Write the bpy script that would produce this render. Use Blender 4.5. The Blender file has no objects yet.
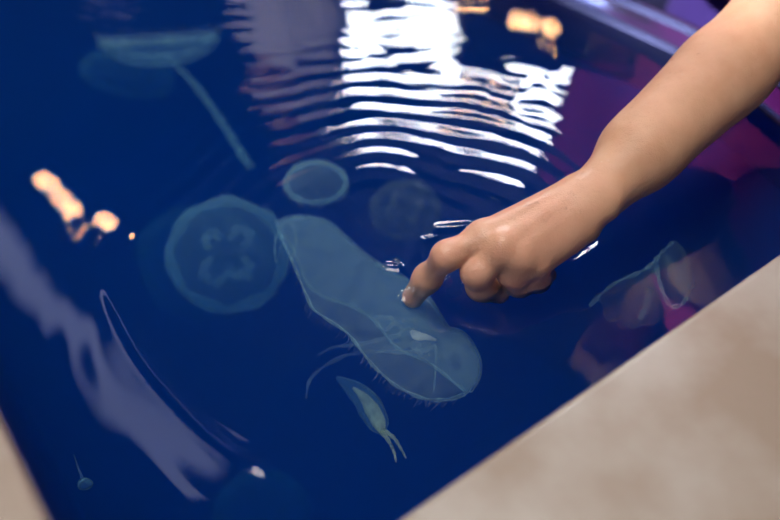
import bpy, bmesh, math, random
import numpy as np
from mathutils import Vector, Matrix
random.seed(7); rng = np.random.default_rng(11)
SC = bpy.context.scene
COL = SC.collection

# ------------------------------------------------------------------ camera
H, FPX, PITCH = 0.50, 824.0, math.radians(46.4)
SP, CP = math.sin(PITCH), math.cos(PITCH)
def ray(u, v):
    a = (u-390)/FPX; b = (260-v)/FPX
    return np.array([a, CP+b*SP, -SP+b*CP])
def W(u, v, z=0.0):
    """point of the place seen at (u, v) that lies at height z"""
    d = ray(u, v); t = (z-H)/d[2]
    return np.array([0, 0, H]) + d*t
def mirror(u, v, z):
    """point at height z whose reflection in calm water is seen at (u, v)"""
    d = ray(u, v); t = H/-d[2] + z/-d[2]
    return np.array([d[0]*t, d[1]*t, z])
E1 = np.array([math.cos(math.radians(36.4)), math.sin(math.radians(36.4))])
E2 = np.array([-E1[1], E1[0]])
def PQ(p, q, z=0.0):
    g = E1*p+E2*q
    return (g[0], g[1], z)
def to_pq(P): return float(P[0]*E1[0]+P[1]*E1[1]), float(P[0]*E2[0]+P[1]*E2[1])

cam = bpy.data.cameras.new('camera'); co = bpy.data.objects.new('camera', cam); COL.objects.link(co)
cam.sensor_width = 36; cam.lens = FPX/780*36; cam.clip_start = 0.02
co.location = (0, 0, H); co.rotation_euler = (math.pi/2-PITCH, 0, 0)
cam.dof.use_dof = True; cam.dof.focus_distance = 0.665; cam.dof.aperture_fstop = 2.0; cam.dof.aperture_blades = 0
SC.camera = co
SC.view_settings.view_transform = 'Standard'; SC.view_settings.look = 'None'
SC.view_settings.gamma = 1; SC.view_settings.use_curve_mapping = False; SC.view_settings.exposure = 0.0
SC.cycles.transparent_max_bounces = 40
SC.cycles.max_bounces = 12; SC.cycles.volume_bounces = 1
SC.cycles.use_denoising = True

# ------------------------------------------------------------------ helpers
def link(name, me, mat=None, parent=None, smooth=True):
    o = bpy.data.objects.new(name, me); COL.objects.link(o)
    if mat is not None: me.materials.append(mat)
    if smooth and len(me.polygons): me.polygons.foreach_set('use_smooth', [True]*len(me.polygons))
    if parent is not None:
        o.parent = parent
        o.matrix_parent_inverse = parent.matrix_basis.inverted()
    return o
def mesh(name, verts, faces):
    me = bpy.data.meshes.new(name); me.from_pydata([tuple(map(float, v)) for v in verts], [], [tuple(map(int, f)) for f in faces]); me.update(); return me
def obj(name, verts, faces, mat=None, parent=None, smooth=True):
    return link(name, mesh(name, verts, faces), mat, parent, smooth)
def from_bm(name, bm, mat=None, parent=None, smooth=True):
    bmesh.ops.recalc_face_normals(bm, faces=bm.faces[:])
    me = bpy.data.meshes.new(name); bm.to_mesh(me); bm.free(); return link(name, me, mat, parent, smooth)
def tag(o, label=None, cat=None, group=None, kind=None):
    if label: o['label'] = label
    if cat: o['category'] = cat
    if group: o['group'] = group
    if kind: o['kind'] = kind
    return o
def empty(name, loc, rz=0.0):
    o = bpy.data.objects.new(name, None); COL.objects.link(o); o.location = tuple(map(float, loc)); o.rotation_euler = (0, 0, rz)
    o.empty_display_size = 0.05
    bpy.context.view_layer.update()
    return o
def box_bm(bm, x0, x1, y0, y1, z0, z1, bev=0.0, f=None, seg=3):
    c = []
    for x in (x0, x1):
        for y in (y0, y1):
            for z in (z0, z1): c.append(bm.verts.new(f(x, y, z) if f else (x, y, z)))
    idx = [(0,1,3,2),(4,6,7,5),(0,4,5,1),(2,3,7,6),(0,2,6,4),(1,5,7,3)]
    fs = [bm.faces.new([c[i] for i in q]) for q in idx]
    if bev > 0:
        es = list({e for fc in fs for e in fc.edges})
        bmesh.ops.bevel(bm, geom=es, offset=bev, segments=seg, profile=0.5, affect='EDGES')
def tube_arrays(pts, rad, n=10, flat=None):
    """tapered tube round a polyline; flat=(dir, factor) squashes it along dir"""
    pts = np.asarray(pts, float); m = len(pts)
    rad = np.broadcast_to(np.asarray(rad, float), (m,))
    V = []; F = []
    up = np.array([0.13, 0.31, 0.94]); prev = None
    for i in range(m):
        t = pts[min(i+1, m-1)]-pts[max(i-1, 0)]; t = t/(np.linalg.norm(t)+1e-9)
        a = prev if prev is not None else np.cross(t, up)
        a = a-t*np.dot(a, t); a /= np.linalg.norm(a)+1e-9; b = np.cross(t, a); prev = a
        for k in range(n):
            an = 2*math.pi*k/n
            off = (a*math.cos(an)+b*math.sin(an))*rad[i]
            if flat is not None:
                fd = flat[0]/np.linalg.norm(flat[0]); off = off-fd*np.dot(off, fd)*(1-flat[1])
            V.append(pts[i]+off)
    for i in range(m-1):
        for k in range(n):
            k2 = (k+1) % n
            F.append((i*n+k, i*n+k2, (i+1)*n+k2, (i+1)*n+k))
    F.append(tuple(range(n-1, -1, -1))); F.append(tuple((m-1)*n+k for k in range(n)))
    return V, F
def spline(pts, n):
    """Catmull-Rom through pts, n samples"""
    P = np.asarray(pts, float); P = np.vstack([2*P[0]-P[1], P, 2*P[-1]-P[-2]])
    m = len(P)-3; out = []
    for s in np.linspace(0, m-1e-6, n):
        i = int(s); t = s-i
        a, b, c, d = P[i], P[i+1], P[i+2], P[i+3]
        out.append(0.5*((2*b)+(-a+c)*t+(2*a-5*b+4*c-d)*t*t+(-a+3*b-3*c+d)*t**3))
    return np.array(out)

# ------------------------------------------------------------------ materials
def mat(name):
    m = bpy.data.materials.new(name); m.use_nodes = True
    nt = m.node_tree; nt.nodes.clear()
    out = nt.nodes.new('ShaderNodeOutputMaterial')
    return m, nt, out
def N(nt, typ, **kw):
    n = nt.nodes.new(typ)
    for k, v in kw.items():
        if k in n.inputs: n.inputs[k].default_value = v
        else: setattr(n, k, v)
    return n
def L(nt, a, b): nt.links.new(a, b)
def principled(name, col, rough=0.5, noise=None, bump=None, **kw):
    """noise=(scale, other colour, contrast lo, hi); bump=(scale, strength, distance)"""
    m, nt, out = mat(name)
    p = N(nt, 'ShaderNodeBsdfPrincipled', Roughness=rough)
    p.inputs['Base Color'].default_value = (*col, 1)
    for k, v in kw.items(): p.inputs[k.replace('_', ' ')].default_value = v
    tc = N(nt, 'ShaderNodeTexCoord')
    if noise:
        tx = N(nt, 'ShaderNodeTexNoise', Scale=noise[0], Detail=5.0)
        L(nt, tc.outputs['Object'], tx.inputs['Vector'])
        r = N(nt, 'ShaderNodeValToRGB'); r.color_ramp.elements[0].position = noise[2]; r.color_ramp.elements[1].position = noise[3]
        r.color_ramp.elements[0].color = (*col, 1); r.color_ramp.elements[1].color = (*noise[1], 1)
        L(nt, tx.outputs['Fac'], r.inputs['Fac']); L(nt, r.outputs['Color'], p.inputs['Base Color'])
    if bump:
        tb = N(nt, 'ShaderNodeTexNoise', Scale=bump[0], Detail=4.0); L(nt, tc.outputs['Object'], tb.inputs['Vector'])
        bp = N(nt, 'ShaderNodeBump', Strength=bump[1], Distance=bump[2])
        L(nt, tb.outputs['Fac'], bp.inputs['Height']); L(nt, bp.outputs['Normal'], p.inputs['Normal'])
    L(nt, p.outputs['BSDF'], out.inputs['Surface'])
    return m
def emitter(name, col, strength):
    m, nt, out = mat(name)
    e = N(nt, 'ShaderNodeEmission', Strength=strength); e.inputs['Color'].default_value = (*col, 1)
    L(nt, e.outputs['Emission'], out.inputs['Surface']); return m

def jelly_mat(name, col, base, edge, power=2.0, noise_scale=60, noise_amt=0.5):
    m, nt, out = mat(name)
    lw = N(nt, 'ShaderNodeLayerWeight', Blend=0.5)
    pw = N(nt, 'ShaderNodeMath', operation='POWER'); pw.inputs[1].default_value = power; L(nt, lw.outputs['Facing'], pw.inputs[0])
    ml = N(nt, 'ShaderNodeMath', operation='MULTIPLY_ADD'); ml.inputs[1].default_value = edge; ml.inputs[2].default_value = base
    L(nt, pw.outputs[0], ml.inputs[0])
    tc = N(nt, 'ShaderNodeTexCoord'); tx = N(nt, 'ShaderNodeTexNoise', Scale=noise_scale, Detail=4.0); L(nt, tc.outputs['Object'], tx.inputs['Vector'])
    mr = N(nt, 'ShaderNodeMapRange'); mr.inputs['From Min'].default_value = 0.3; mr.inputs['From Max'].default_value = 0.7
    mr.inputs['To Min'].default_value = 1-noise_amt; mr.inputs['To Max'].default_value = 1+noise_amt
    L(nt, tx.outputs['Fac'], mr.inputs['Value'])
    m2 = N(nt, 'ShaderNodeMath', operation='MULTIPLY', use_clamp=True); L(nt, ml.outputs[0], m2.inputs[0]); L(nt, mr.outputs[0], m2.inputs[1])
    tr = N(nt, 'ShaderNodeBsdfTransparent')
    di = N(nt, 'ShaderNodeBsdfDiffuse'); di.inputs['Color'].default_value = (*col, 1)
    tl = N(nt, 'ShaderNodeBsdfTranslucent'); tl.inputs['Color'].default_value = (*col, 1)
    mx = N(nt, 'ShaderNodeMixShader', Fac=0.5); L(nt, di.outputs[0], mx.inputs[1]); L(nt, tl.outputs[0], mx.inputs[2])
    mo = N(nt, 'ShaderNodeMixShader'); L(nt, m2.outputs[0], mo.inputs[0]); L(nt, tr.outputs[0], mo.inputs[1]); L(nt, mx.outputs[0], mo.inputs[2])
    L(nt, mo.outputs[0], out.inputs['Surface']); return m

M = {}
M['stone'] = principled('beige_stone', (.335,.258,.205), .42, noise=(7, (.50,.46,.425), .44, .70), bump=(60, .25, .002))
M['basin'] = principled('blue_basin', (.004,.035,.26), .55, noise=(5, (.006,.05,.32), .3, .7))
M['rim'] = principled('polished_dark_metal', (.11,.13,.33), .22, Metallic=.85)
M['cabinet'] = principled('dark_cabinet', (.02,.025,.05), .6, noise=(30, (.03,.035,.06), .3, .7))
M['shirt'] = principled('magenta_cotton', (.80,.035,.36), .85, noise=(120, (.85,.06,.44), .3, .7), bump=(300, .3, .001))
M['trousers'] = principled('navy_denim', (.04,.02,.20), .9, noise=(220, (.06,.03,.25), .3, .7))
M['hair'] = principled('dark_brown_hair', (.03,.018,.012), .5, bump=(150, .6, .003))
M['wall'] = principled('navy_wall', (.02,.03,.07), .8, noise=(3, (.025,.035,.08), .3, .7))
M['ceiling'] = principled('grey_ceiling', (.045,.055,.11), .9, noise=(4, (.055,.065,.125), .3, .7))
M['floor'] = principled('dark_floor', (.02,.02,.10), .5, noise=(6, (.03,.03,.13), .3, .7))
M['white_frame'] = principled('white_paint', (.6,.6,.62), .5, noise=(20, (.55,.55,.57), .3, .7))
M['black'] = principled('black_plastic', (.01,.01,.012), .5, noise=(40, (.014,.014,.016), .3, .7))
M['window'] = emitter('daylit_pane', (.88,.97,1.0), 40)
M['panel'] = emitter('ceiling_diffuser', (1.0,.95,.88), 11)
M['strip'] = emitter('added_strip_glow', (.62,.68,1.0), 2.6)
M['bulb'] = emitter('warm_globe', (1.0,.53,.23), 105)
M['j_bell'] = jelly_mat('jelly_bell', (.50,.78,.90), .08, .42, 2.2, 90, .35)
M['j_faint'] = jelly_mat('jelly_bell_faint', (.50,.78,.85), .06, .25, 1.6, 60, .6)
M['j_margin'] = jelly_mat('jelly_margin', (.50,.82,.90), .14, .42, 1.5, 140, .6)
M['j_gonad'] = jelly_mat('jelly_gonad', (.60,.80,.88), .12, .22, 1.2, 120, .6)
M['j_white'] = jelly_mat('jelly_white', (.95,.93,.92), .45, .30, 1.0)
M['j_arm'] = jelly_mat('jelly_arm', (.65,.82,.92), .10, .26, 1.5)
M['j_grey'] = jelly_mat('jelly_grey', (.62,.56,.56), .10, .16, 1.2, 110, .9)
M['j_warm'] = jelly_mat('jelly_warm', (.95,.88,.62), .35, .35, 1.2)

# water: clear surface that mirrors by Fresnel, blue-absorbing body
m, nt, out = mat('tank_water')
fr = N(nt, 'ShaderNodeFresnel', IOR=1.5)
tr = N(nt, 'ShaderNodeBsdfTransparent'); gl = N(nt, 'ShaderNodeBsdfAnisotropic', Roughness=0.0)
mx = N(nt, 'ShaderNodeMixShader'); L(nt, fr.outputs[0], mx.inputs[0]); L(nt, tr.outputs[0], mx.inputs[1]); L(nt, gl.outputs[0], mx.inputs[2])
L(nt, mx.outputs[0], out.inputs['Surface'])
va = N(nt, 'ShaderNodeVolumeAbsorption', Density=5.0); va.inputs['Color'].default_value = (0.0,.56,.935,1)
vs = N(nt, 'ShaderNodeVolumeScatter', Density=1.6, Anisotropy=.1); vs.inputs['Color'].default_value = (.005,.25,1.0,1)
ad = N(nt, 'ShaderNodeAddShader'); L(nt, va.outputs[0], ad.inputs[0]); L(nt, vs.outputs[0], ad.inputs[1])
L(nt, ad.outputs[0], out.inputs['Volume'])
M['water'] = m

# skin: base colour by two painted masks (redder knuckles and creases, wet hand)
m, nt, out = mat('skin')
p = N(nt, 'ShaderNodeBsdfPrincipled', Roughness=.48)
tc = N(nt, 'ShaderNodeTexCoord'); at = N(nt, 'ShaderNodeAttribute', attribute_name='skin_mask')
sep = N(nt, 'ShaderNodeSeparateColor'); L(nt, at.outputs['Color'], sep.inputs[0])
n1 = N(nt, 'ShaderNodeTexNoise', Scale=38.0, Detail=6.0); L(nt, tc.outputs['Object'], n1.inputs['Vector'])
r1 = N(nt, 'ShaderNodeValToRGB'); r1.color_ramp.elements[0].position = .3; r1.color_ramp.elements[1].position = .72
r1.color_ramp.elements[0].color = (.67,.36,.225,1); r1.color_ramp.elements[1].color = (.77,.455,.30,1)
L(nt, n1.outputs['Fac'], r1.inputs['Fac'])
mc = N(nt, 'ShaderNodeMix', data_type='RGBA'); mc.inputs[7].default_value = (.80,.385,.295,1)
L(nt, sep.outputs[0], mc.inputs[0]); L(nt, r1.outputs['Color'], mc.inputs[6]); L(nt, mc.outputs[2], p.inputs['Base Color'])
p.inputs['Subsurface Weight'].default_value = .18; p.inputs['Subsurface Radius'].default_value = (1,.35,.2); p.inputs['Subsurface Scale'].default_value = .004
mr = N(nt, 'ShaderNodeMapRange'); mr.inputs['To Min'].default_value = .55; mr.inputs['To Max'].default_value = .42
L(nt, sep.outputs[1], mr.inputs['Value']); L(nt, mr.outputs[0], p.inputs['Roughness'])
# skin relief (fine creases) and drops of water
v1 = N(nt, 'ShaderNodeTexVoronoi', Scale=900.0); L(nt, tc.outputs['Object'], v1.inputs['Vector'])
b1 = N(nt, 'ShaderNodeBump', Strength=.38, Distance=.0006); L(nt, v1.outputs['Distance'], b1.inputs['Height'])
n2 = N(nt, 'ShaderNodeTexNoise', Scale=170.0, Detail=3.0); L(nt, tc.outputs['Object'], n2.inputs['Vector'])
b2 = N(nt, 'ShaderNodeBump', Strength=.42, Distance=.0012); L(nt, n2.outputs['Fac'], b2.inputs['Height']); L(nt, b1.outputs['Normal'], b2.inputs['Normal'])
L(nt, b2.outputs['Normal'], p.inputs['Normal'])
ct = N(nt, 'ShaderNodeMath', operation='MULTIPLY'); ct.inputs[1].default_value = .16; L(nt, sep.outputs[1], ct.inputs[0]); L(nt, ct.outputs[0], p.inputs['Coat Weight'])
p.inputs['Coat Roughness'].default_value = .12
L(nt, p.outputs[0], out.inputs['Surface']); M['skin'] = m
M['nail'] = principled('fingernail', (.72,.40,.32), .25, noise=(200, (.76,.46,.38), .3, .7), Coat_Weight=.4)
m, nt, out = mat('clear_water_bead')
fr = N(nt, 'ShaderNodeFresnel', IOR=1.36); tr = N(nt, 'ShaderNodeBsdfTransparent'); gl = N(nt, 'ShaderNodeBsdfAnisotropic', Roughness=0.12)
mx = N(nt, 'ShaderNodeMixShader'); L(nt, fr.outputs[0], mx.inputs[0]); L(nt, tr.outputs[0], mx.inputs[1]); L(nt, gl.outputs[0], mx.inputs[2])
L(nt, mx.outputs[0], out.inputs['Surface']); M['film'] = m
M['drop'] = principled('clear_drop', (1,1,1), .0, IOR=1.33, Transmission_Weight=1.0)

# ------------------------------------------------------------------ signed-distance body builder
def rc(P, a, b, ra, rb):
    """tapered capsule"""
    a = np.asarray(a, np.float32); b = np.asarray(b, np.float32)
    ab = b-a; L2 = float(ab@ab)+1e-12
    d = [P[i]-a[i] for i in range(3)]
    t = np.clip((d[0]*ab[0]+d[1]*ab[1]+d[2]*ab[2])/L2, 0, 1)
    q = (d[0]-t*ab[0])**2+(d[1]-t*ab[1])**2+(d[2]-t*ab[2])**2
    return np.sqrt(q)-(ra+(rb-ra)*t)
def ell(P, c, axes, radii):
    """ellipsoid with orthonormal axes"""
    d = [P[i]-np.float32(c[i]) for i in range(3)]
    k0 = 0; k1 = 0
    for ax, r in zip(axes, radii):
        s = d[0]*np.float32(ax[0])+d[1]*np.float32(ax[1])+d[2]*np.float32(ax[2])
        k0 = k0+(s/r)**2; k1 = k1+(s/(r*r))**2
    k0 = np.sqrt(k0)
    return k0*(k0-1)/(np.sqrt(k1)+1e-9)
def smin(a, b, k):
    h = np.maximum(k-np.abs(a-b), 0)/k
    return np.minimum(a, b)-h*h*k*.25
def surface_nets(f, X, Y, Z):
    s = f < 0
    cs = np.zeros((f.shape[0]-1, f.shape[1]-1, f.shape[2]-1), np.int8)
    for i in (0,1):
        for j in (0,1):
            for k in (0,1): cs += s[i:f.shape[0]-1+i, j:f.shape[1]-1+j, k:f.shape[2]-1+k]
    act = np.argwhere((cs > 0) & (cs < 8))
    idx = -np.ones(cs.shape, np.int64); idx[tuple(act.T)] = np.arange(len(act))
    acc = np.zeros((len(act), 3)); cnt = np.zeros(len(act))
    G = (X, Y, Z)
    cor = [(i,j,k) for i in (0,1) for j in (0,1) for k in (0,1)]
    for A in cor:
        for ax in range(3):
            if A[ax] == 1: continue
            Bc = list(A); Bc[ax] = 1
            ia = act+np.array(A); ib = act+np.array(Bc)
            fa = f[tuple(ia.T)].astype(float); fb = f[tuple(ib.T)].astype(float)
            mk = (fa < 0) != (fb < 0)
            t = np.where(mk, fa/np.where(mk, fa-fb, 1), 0)
            for c in range(3):
                pa = G[c][ia[:, c]]; pb = G[c][ib[:, c]]
                acc[:, c] += np.where(mk, pa+(pb-pa)*t, 0)
            cnt += mk
    V = acc/cnt[:, None]
    F = []
    for ax in range(3):
        sl0 = [slice(None)]*3; sl1 = [slice(None)]*3
        sl0[ax] = slice(0, -1); sl1[ax] = slice(1, None)
        cr = np.argwhere(s[tuple(sl0)] != s[tuple(sl1)])
        b, c = [(1,2),(2,0),(0,1)][ax]
        ok = (cr[:, b] > 0) & (cr[:, c] > 0) & (cr[:, b] < f.shape[b]-1) & (cr[:, c] < f.shape[c]-1)
        cr = cr[ok]
        def at_(db, dc):
            q = cr.copy(); q[:, b] -= db; q[:, c] -= dc
            return idx[tuple(q.T)]
        q = np.stack([at_(1,1), at_(0,1), at_(0,0), at_(1,0)], 1)
        flip = ~s[tuple(cr.T)]
        q[flip] = q[flip][:, ::-1]
        F.append(q)
    return V, np.vstack(F)
def axis_coords(fine, lo, hi, hf, hc):
    """spacing hf inside the interval fine, growing to hc outside up to lo / hi"""
    a, b = fine
    mid = list(np.arange(a, b+hf, hf)); up = [mid[-1]]; h = hf
    while up[-1] < hi: h = min(h*1.25, hc); up.append(up[-1]+h)
    dn = [a]; h = hf
    while dn[-1] > lo: h = min(h*1.25, hc); dn.append(dn[-1]-h)
    return np.array(dn[:0:-1]+mid+up[1:])
def build_sdf_mesh(name, fn, X, Y, Z, R=None, o=None, material=None, parent=None):
    """fn(P) -> distance on a rectilinear grid in the frame R, o (columns of R = axes)"""
    R = np.eye(3) if R is None else R; o = np.zeros(3) if o is None else o
    V, F = surface_nets(fn(X, Y, Z, R, o), X, Y, Z)
    V = V@R.T+o
    me = bpy.data.meshes.new(name)
    me.vertices.add(len(V)); me.vertices.foreach_set('co', V.astype(np.float32).ravel())
    me.loops.add(len(F)*4); me.loops.foreach_set('vertex_index', F.astype(np.int32).ravel())
    me.polygons.add(len(F)); me.polygons.foreach_set('loop_start', np.arange(0, len(F)*4, 4, dtype=np.int32))
    me.update(calc_edges=True); me.validate()
    return link(name, me, material, parent), V
class Field:
    """a distance field sampled on a rectilinear grid, primitives only evaluated near themselves"""
    def __init__(s, X, Y, Z, R, o, far=.06):
        s.X, s.Y, s.Z, s.R, s.o, s.far = X, Y, Z, R, o, far
    def new(s): return np.full((len(s.X), len(s.Y), len(s.Z)), s.far, np.float32)
    def block(s, pts, pad):
        loc = (np.asarray(pts)-s.o)@s.R
        lo = loc.min(0)-pad; hi = loc.max(0)+pad; sl = []
        for A, l, h in zip((s.X, s.Y, s.Z), lo, hi):
            sl.append(slice(max(0, np.searchsorted(A, l)-1), min(len(A), np.searchsorted(A, h)+1)))
        x = s.X[sl[0]][:, None, None]; y = s.Y[sl[1]][None, :, None]; z = s.Z[sl[2]][None, None, :]
        P = [(s.o[i]+s.R[i, 0]*x+s.R[i, 1]*y+s.R[i, 2]*z).astype(np.float32) for i in range(3)]
        return tuple(sl), P
    def add_rc(s, f, a, b, ra, rb, k):
        sl, P = s.block([a, b], max(ra, rb)+k+.022)
        f[sl] = smin(f[sl], rc(P, a, b, ra, rb), k)
    def add_ell(s, f, c, axes, radii, k):
        r = max(radii); sl, P = s.block([c], r+k+.022)
        f[sl] = smin(f[sl], ell(P, c, axes, radii), k)
    def sub_rc(s, f, a, b, ra, rb, k):
        sl, P = s.block([a, b], max(ra, rb)+k+.022)
        f[sl] = -smin(-f[sl], rc(P, a, b, ra, rb), k)

# ------------------------------------------------------------------ the tank
LEFT, FRONT, BACK = -.029, .1736, 1.45
RIMQ = np.array([.05,.173,.279,.31,.40,.516,.62,.75,1.0,1.3,1.6])
RIMP = np.array([.585,.619,.6425,.649,.657,.643,.624,.602,.580,.565,.56])
_rs = spline(np.stack([RIMQ, RIMP], 1)*1.078, 400)
def rim_p(q):
    f = np.interp(q, _rs[:, 0], _rs[:, 1])
    return f
tank = empty('touch_tank', PQ(.3, .75, -.8))
tag(tank, 'long touch tank with beige stone ledges and a dark metal far rim', 'tank')
RIM_Z, LEDGE_Z, WFLOOR = .015, .055, -.62
# basin: open box with the curved right side
qs = np.concatenate([np.linspace(FRONT, .7, 40), np.linspace(.72, BACK, 20)])
loop = [(LEFT, FRONT)] + [(float(rim_p(q)), float(q)) for q in qs] + [(LEFT, BACK)]
def offset_loop(d):
    r = []
    for p_, q_ in loop:
        r.append((p_ + (d if p_ > .2 else -d), q_ + (-d if abs(q_-FRONT) < 1e-6 else d if abs(q_-BACK) < 1e-6 else 0)))
    return r
V = []; F = []; n = len(loop)
outer = offset_loop(.03)
for z, lp in ((.003, loop), (WFLOOR, loop)): V += [PQ(a, b, z) for a, b in lp]
for z, lp in ((.003, outer), (WFLOOR-.03, outer)): V += [PQ(a, b, z) for a, b in lp]
for i in range(n):
    j = (i+1) % n
    F += [(i, j, n+j, n+i), (2*n+j, 2*n+i, 3*n+i, 3*n+j), (j, i, 2*n+i, 2*n+j)]
F += [tuple(range(n, 2*n)), tuple(range(4*n-1, 3*n-1, -1))]
basin = obj('basin', V, F, M['basin'], tank, smooth=False)
# stone ledges
bm = bmesh.new()
box_bm(bm, -.34, .80, -.16, FRONT, LEDGE_Z-.05, LEDGE_Z, .006, PQ, 4)
led = from_bm('stone_ledge', bm, M['stone'], tank); led['label'] = 'wide beige stone ledge along the near side'
bm = bmesh.new()
box_bm(bm, -.34, LEFT, FRONT+.0015, BACK+.1, LEDGE_Z-.05, LEDGE_Z, .006, PQ, 4)
led2 = from_bm('stone_ledge', bm, M['stone'], tank); led2['label'] = 'beige stone ledge along the left side'
# metal rim swept along the curved right side
prof = [(-.002,-.05),(-.002,.009),(.002,.013),(.007,.015),(.034,.015),(.038,.019),(.044,.021),(.050,.019),(.054,.012),(.054,-.05)]
rq = np.concatenate([np.linspace(FRONT+.004, .7, 70), np.linspace(.72, BACK+.02, 30)])
V = []; F = []; k = len(prof)
for q in rq:
    p0 = float(rim_p(q)); e = 1e-3; s_ = float(rim_p(q+e)-rim_p(q-e))/(2*e); nn = math.hypot(1, s_)
    for w, z in prof: V.append(PQ(p0+w/nn, q-w*s_/nn, z))
for i in range(len(rq)-1):
    for j in range(k): F.append((i*k+j, i*k+(j+1) % k, (i+1)*k+(j+1) % k, (i+1)*k+j))
F += [tuple(range(k-1, -1, -1)), tuple((len(rq)-1)*k+j for j in range(k))]
rimo = obj('metal_rim', V, F, M['rim'], tank); rimo['label'] = 'polished dark metal rim on the far side'
md = rimo.modifiers.new('edge', 'EDGE_SPLIT'); md.split_angle = math.radians(35)
bm = bmesh.new(); box_bm(bm, -.28, .71, -.10, BACK+.05, -.80, WFLOOR-.031, .004, PQ)
from_bm('cabinet', bm, M['cabinet'], tank, smooth=False)

# ------------------------------------------------------------------ the water
qs = np.concatenate([np.arange(FRONT-.008, .27, .0017), np.arange(.27, .40, .0008), np.arange(.40, 1.04, .0017), np.linspace(1.045, BACK+.008, 40)])
S = np.concatenate([np.arange(0, .27, .0017), np.arange(.27, .47, .0008), np.arange(.47, .73, .0017)]); S = S/S[-1]; ns = len(S)
pl = LEFT-.008; pr = rim_p(qs)+.008
PP = pl+(pr[:, None]-pl)*S[None, :]; QQ = np.repeat(qs[:, None], ns, 1)
WX = PP*E1[0]+QQ*E2[0]; WY = PP*E1[1]+QQ*E2[1]
def seg_dist(x, y, pts):
    """distance to a polyline and position along it (0..1)"""
    best = np.full(x.shape, 9.0); par = np.zeros(x.shape); m = len(pts)-1
    for i in range(m):
        a = pts[i]; b = pts[i+1]; ab = b-a
        t = np.clip(((x-a[0])*ab[0]+(y-a[1])*ab[1])/(ab@ab), 0, 1)
        d = np.hypot(x-a[0]-t*ab[0], y-a[1]-t*ab[1])
        mk = d < best; best = np.where(mk, d, best); par = np.where(mk, (i+t)/m, par)
    return best, par
def sines(x, y, lam0, lam1, slope, n, seed, adir=None, spread=3.14):
    r = np.random.default_rng(seed); h = np.zeros(x.shape)
    for i in range(n):
        lam = lam0*(lam1/lam0)**r.random(); k_ = 2*math.pi/lam
        an = (adir if adir is not None else 0)+(r.random()-.5)*2*spread
        h += slope/k_/math.sqrt(n)*1.4*np.sin(k_*(x*math.cos(an)+y*math.sin(an))+r.random()*6.28)
    return h
def px_line(pts, n=40):
    return spline([W(u, v, 0)[:2] for u, v in pts], n)
RIDGES = [  # pixel path, width, height
    ([(103,280),(120,318),(150,368),(205,428),(250,462),(276,476)], .0045, .00105),
    ([(118,285),(140,335),(190,395),(260,445),(340,478)], .004, .00025),
]
BUMPS = [  # pixel ends, half width, steepness
    ((404,296),(446,282), .0042, 1.7),
    ((438,229),(467,227), .0048, 1.15),
    ((424,240),(432,238), .0034, .9),
    ((388,267),(398,268), .0046, 1.2),
    ((480,306),(489,302), .0038, .8),
    ((463,286),(469,282), .0032, .9),
    ((572,266),(601,245), .0050, .7),
]
def height(x, y):
    c = W(400, 278, 0); r = np.hypot(x-c[0], y-c[1])
    an = np.arctan2(y-c[1], x-c[0])
    ph = sines(x, y, .08, .3, 45, 8, 5)
    am = 1+sines(x, y, .05, .2, 30, 8, 6)
    R_ = .024
    kk = 2*math.pi/R_
    A = (.00027*np.exp(-((r-.20)/.09)**2)+.00006*np.exp(-((r-.33)/.16)**2))*np.clip(am, .2, 1.8)
    A = A*(.15+.85*np.clip(np.cos(an-math.radians(92))*1.3, 0, 1))
    h = A*np.cos(kk*r*(1-.25*r)+ph+.8*np.sin(3*an))
    calm = 1-.9*np.exp(-((x+.29)**2+(y-.545)**2)/.15**2)
    qd = W(528, 22, 0); calm = calm*(1-.97*np.exp(-(((x-qd[0])**2+(y-qd[1])**2)/.10**2)**2)); h *= calm**.7
    far = np.clip((y-.45)/.3, 0, 1)
    h += sines(x, y, .06, .18, .014, 10, 21)*calm
    h += sines(x, y, .016, .034, .014, 14, 22, math.radians(85), .45)*far*calm
    for pts, w, a in RIDGES:
        d, t = seg_dist(x, y, px_line(pts))
        h += a*np.exp(-(d/w)**2)*np.clip(np.minimum(t, 1-t)*6, 0, 1)
    for p0, p1, w, a in BUMPS:
        d, t = seg_dist(x, y, np.array([W(*p0, 0)[:2], W(*p1, 0)[:2]]))
        h += .28*w*a*np.exp(-(d/w)**2)
    return h
WZ = height(WX, WY)
nv = WX.size; nr, nc = WX.shape
V = np.stack([WX.ravel(), WY.ravel(), WZ.ravel()], 1)
ii = np.arange(nv).reshape(nr, nc)
Fq = np.stack([ii[:-1, :-1].ravel(), ii[:-1, 1:].ravel(), ii[1:, 1:].ravel(), ii[1:, :-1].ravel()], 1)
ring = list(ii[0, :])+list(ii[1:, -1])+list(ii[-1, -2::-1])+list(ii[-2:0:-1, 0])
Vb = V[ring].copy(); Vb[:, 2] = WFLOOR-.01
V = np.vstack([V, Vb]); m_ = len(ring)
Fs = [(ring[i], nv+i, nv+(i+1) % m_, ring[(i+1) % m_]) for i in range(m_)]
me = bpy.data.meshes.new('water')
allF = np.vstack([Fq, np.array(Fs)])
nf = len(allF)
me.vertices.add(len(V)); me.vertices.foreach_set('co', V.astype(np.float32).ravel())
me.loops.add(nf*4+m_); me.loops.foreach_set('vertex_index', np.concatenate([allF.ravel(), nv+np.arange(m_)[::-1]]).astype(np.int32))
me.polygons.add(nf+1); me.polygons.foreach_set('loop_start', np.append(np.arange(0, nf*4, 4), nf*4).astype(np.int32))
me.update(calc_edges=True); me.validate()
water = link('water', me, M['water'])
md = water.modifiers.new('edge', 'EDGE_SPLIT'); md.split_angle = math.radians(60)
tag(water, 'deep blue water with ripples and mirrored lights filling the tank', 'water', kind='stuff')

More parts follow.
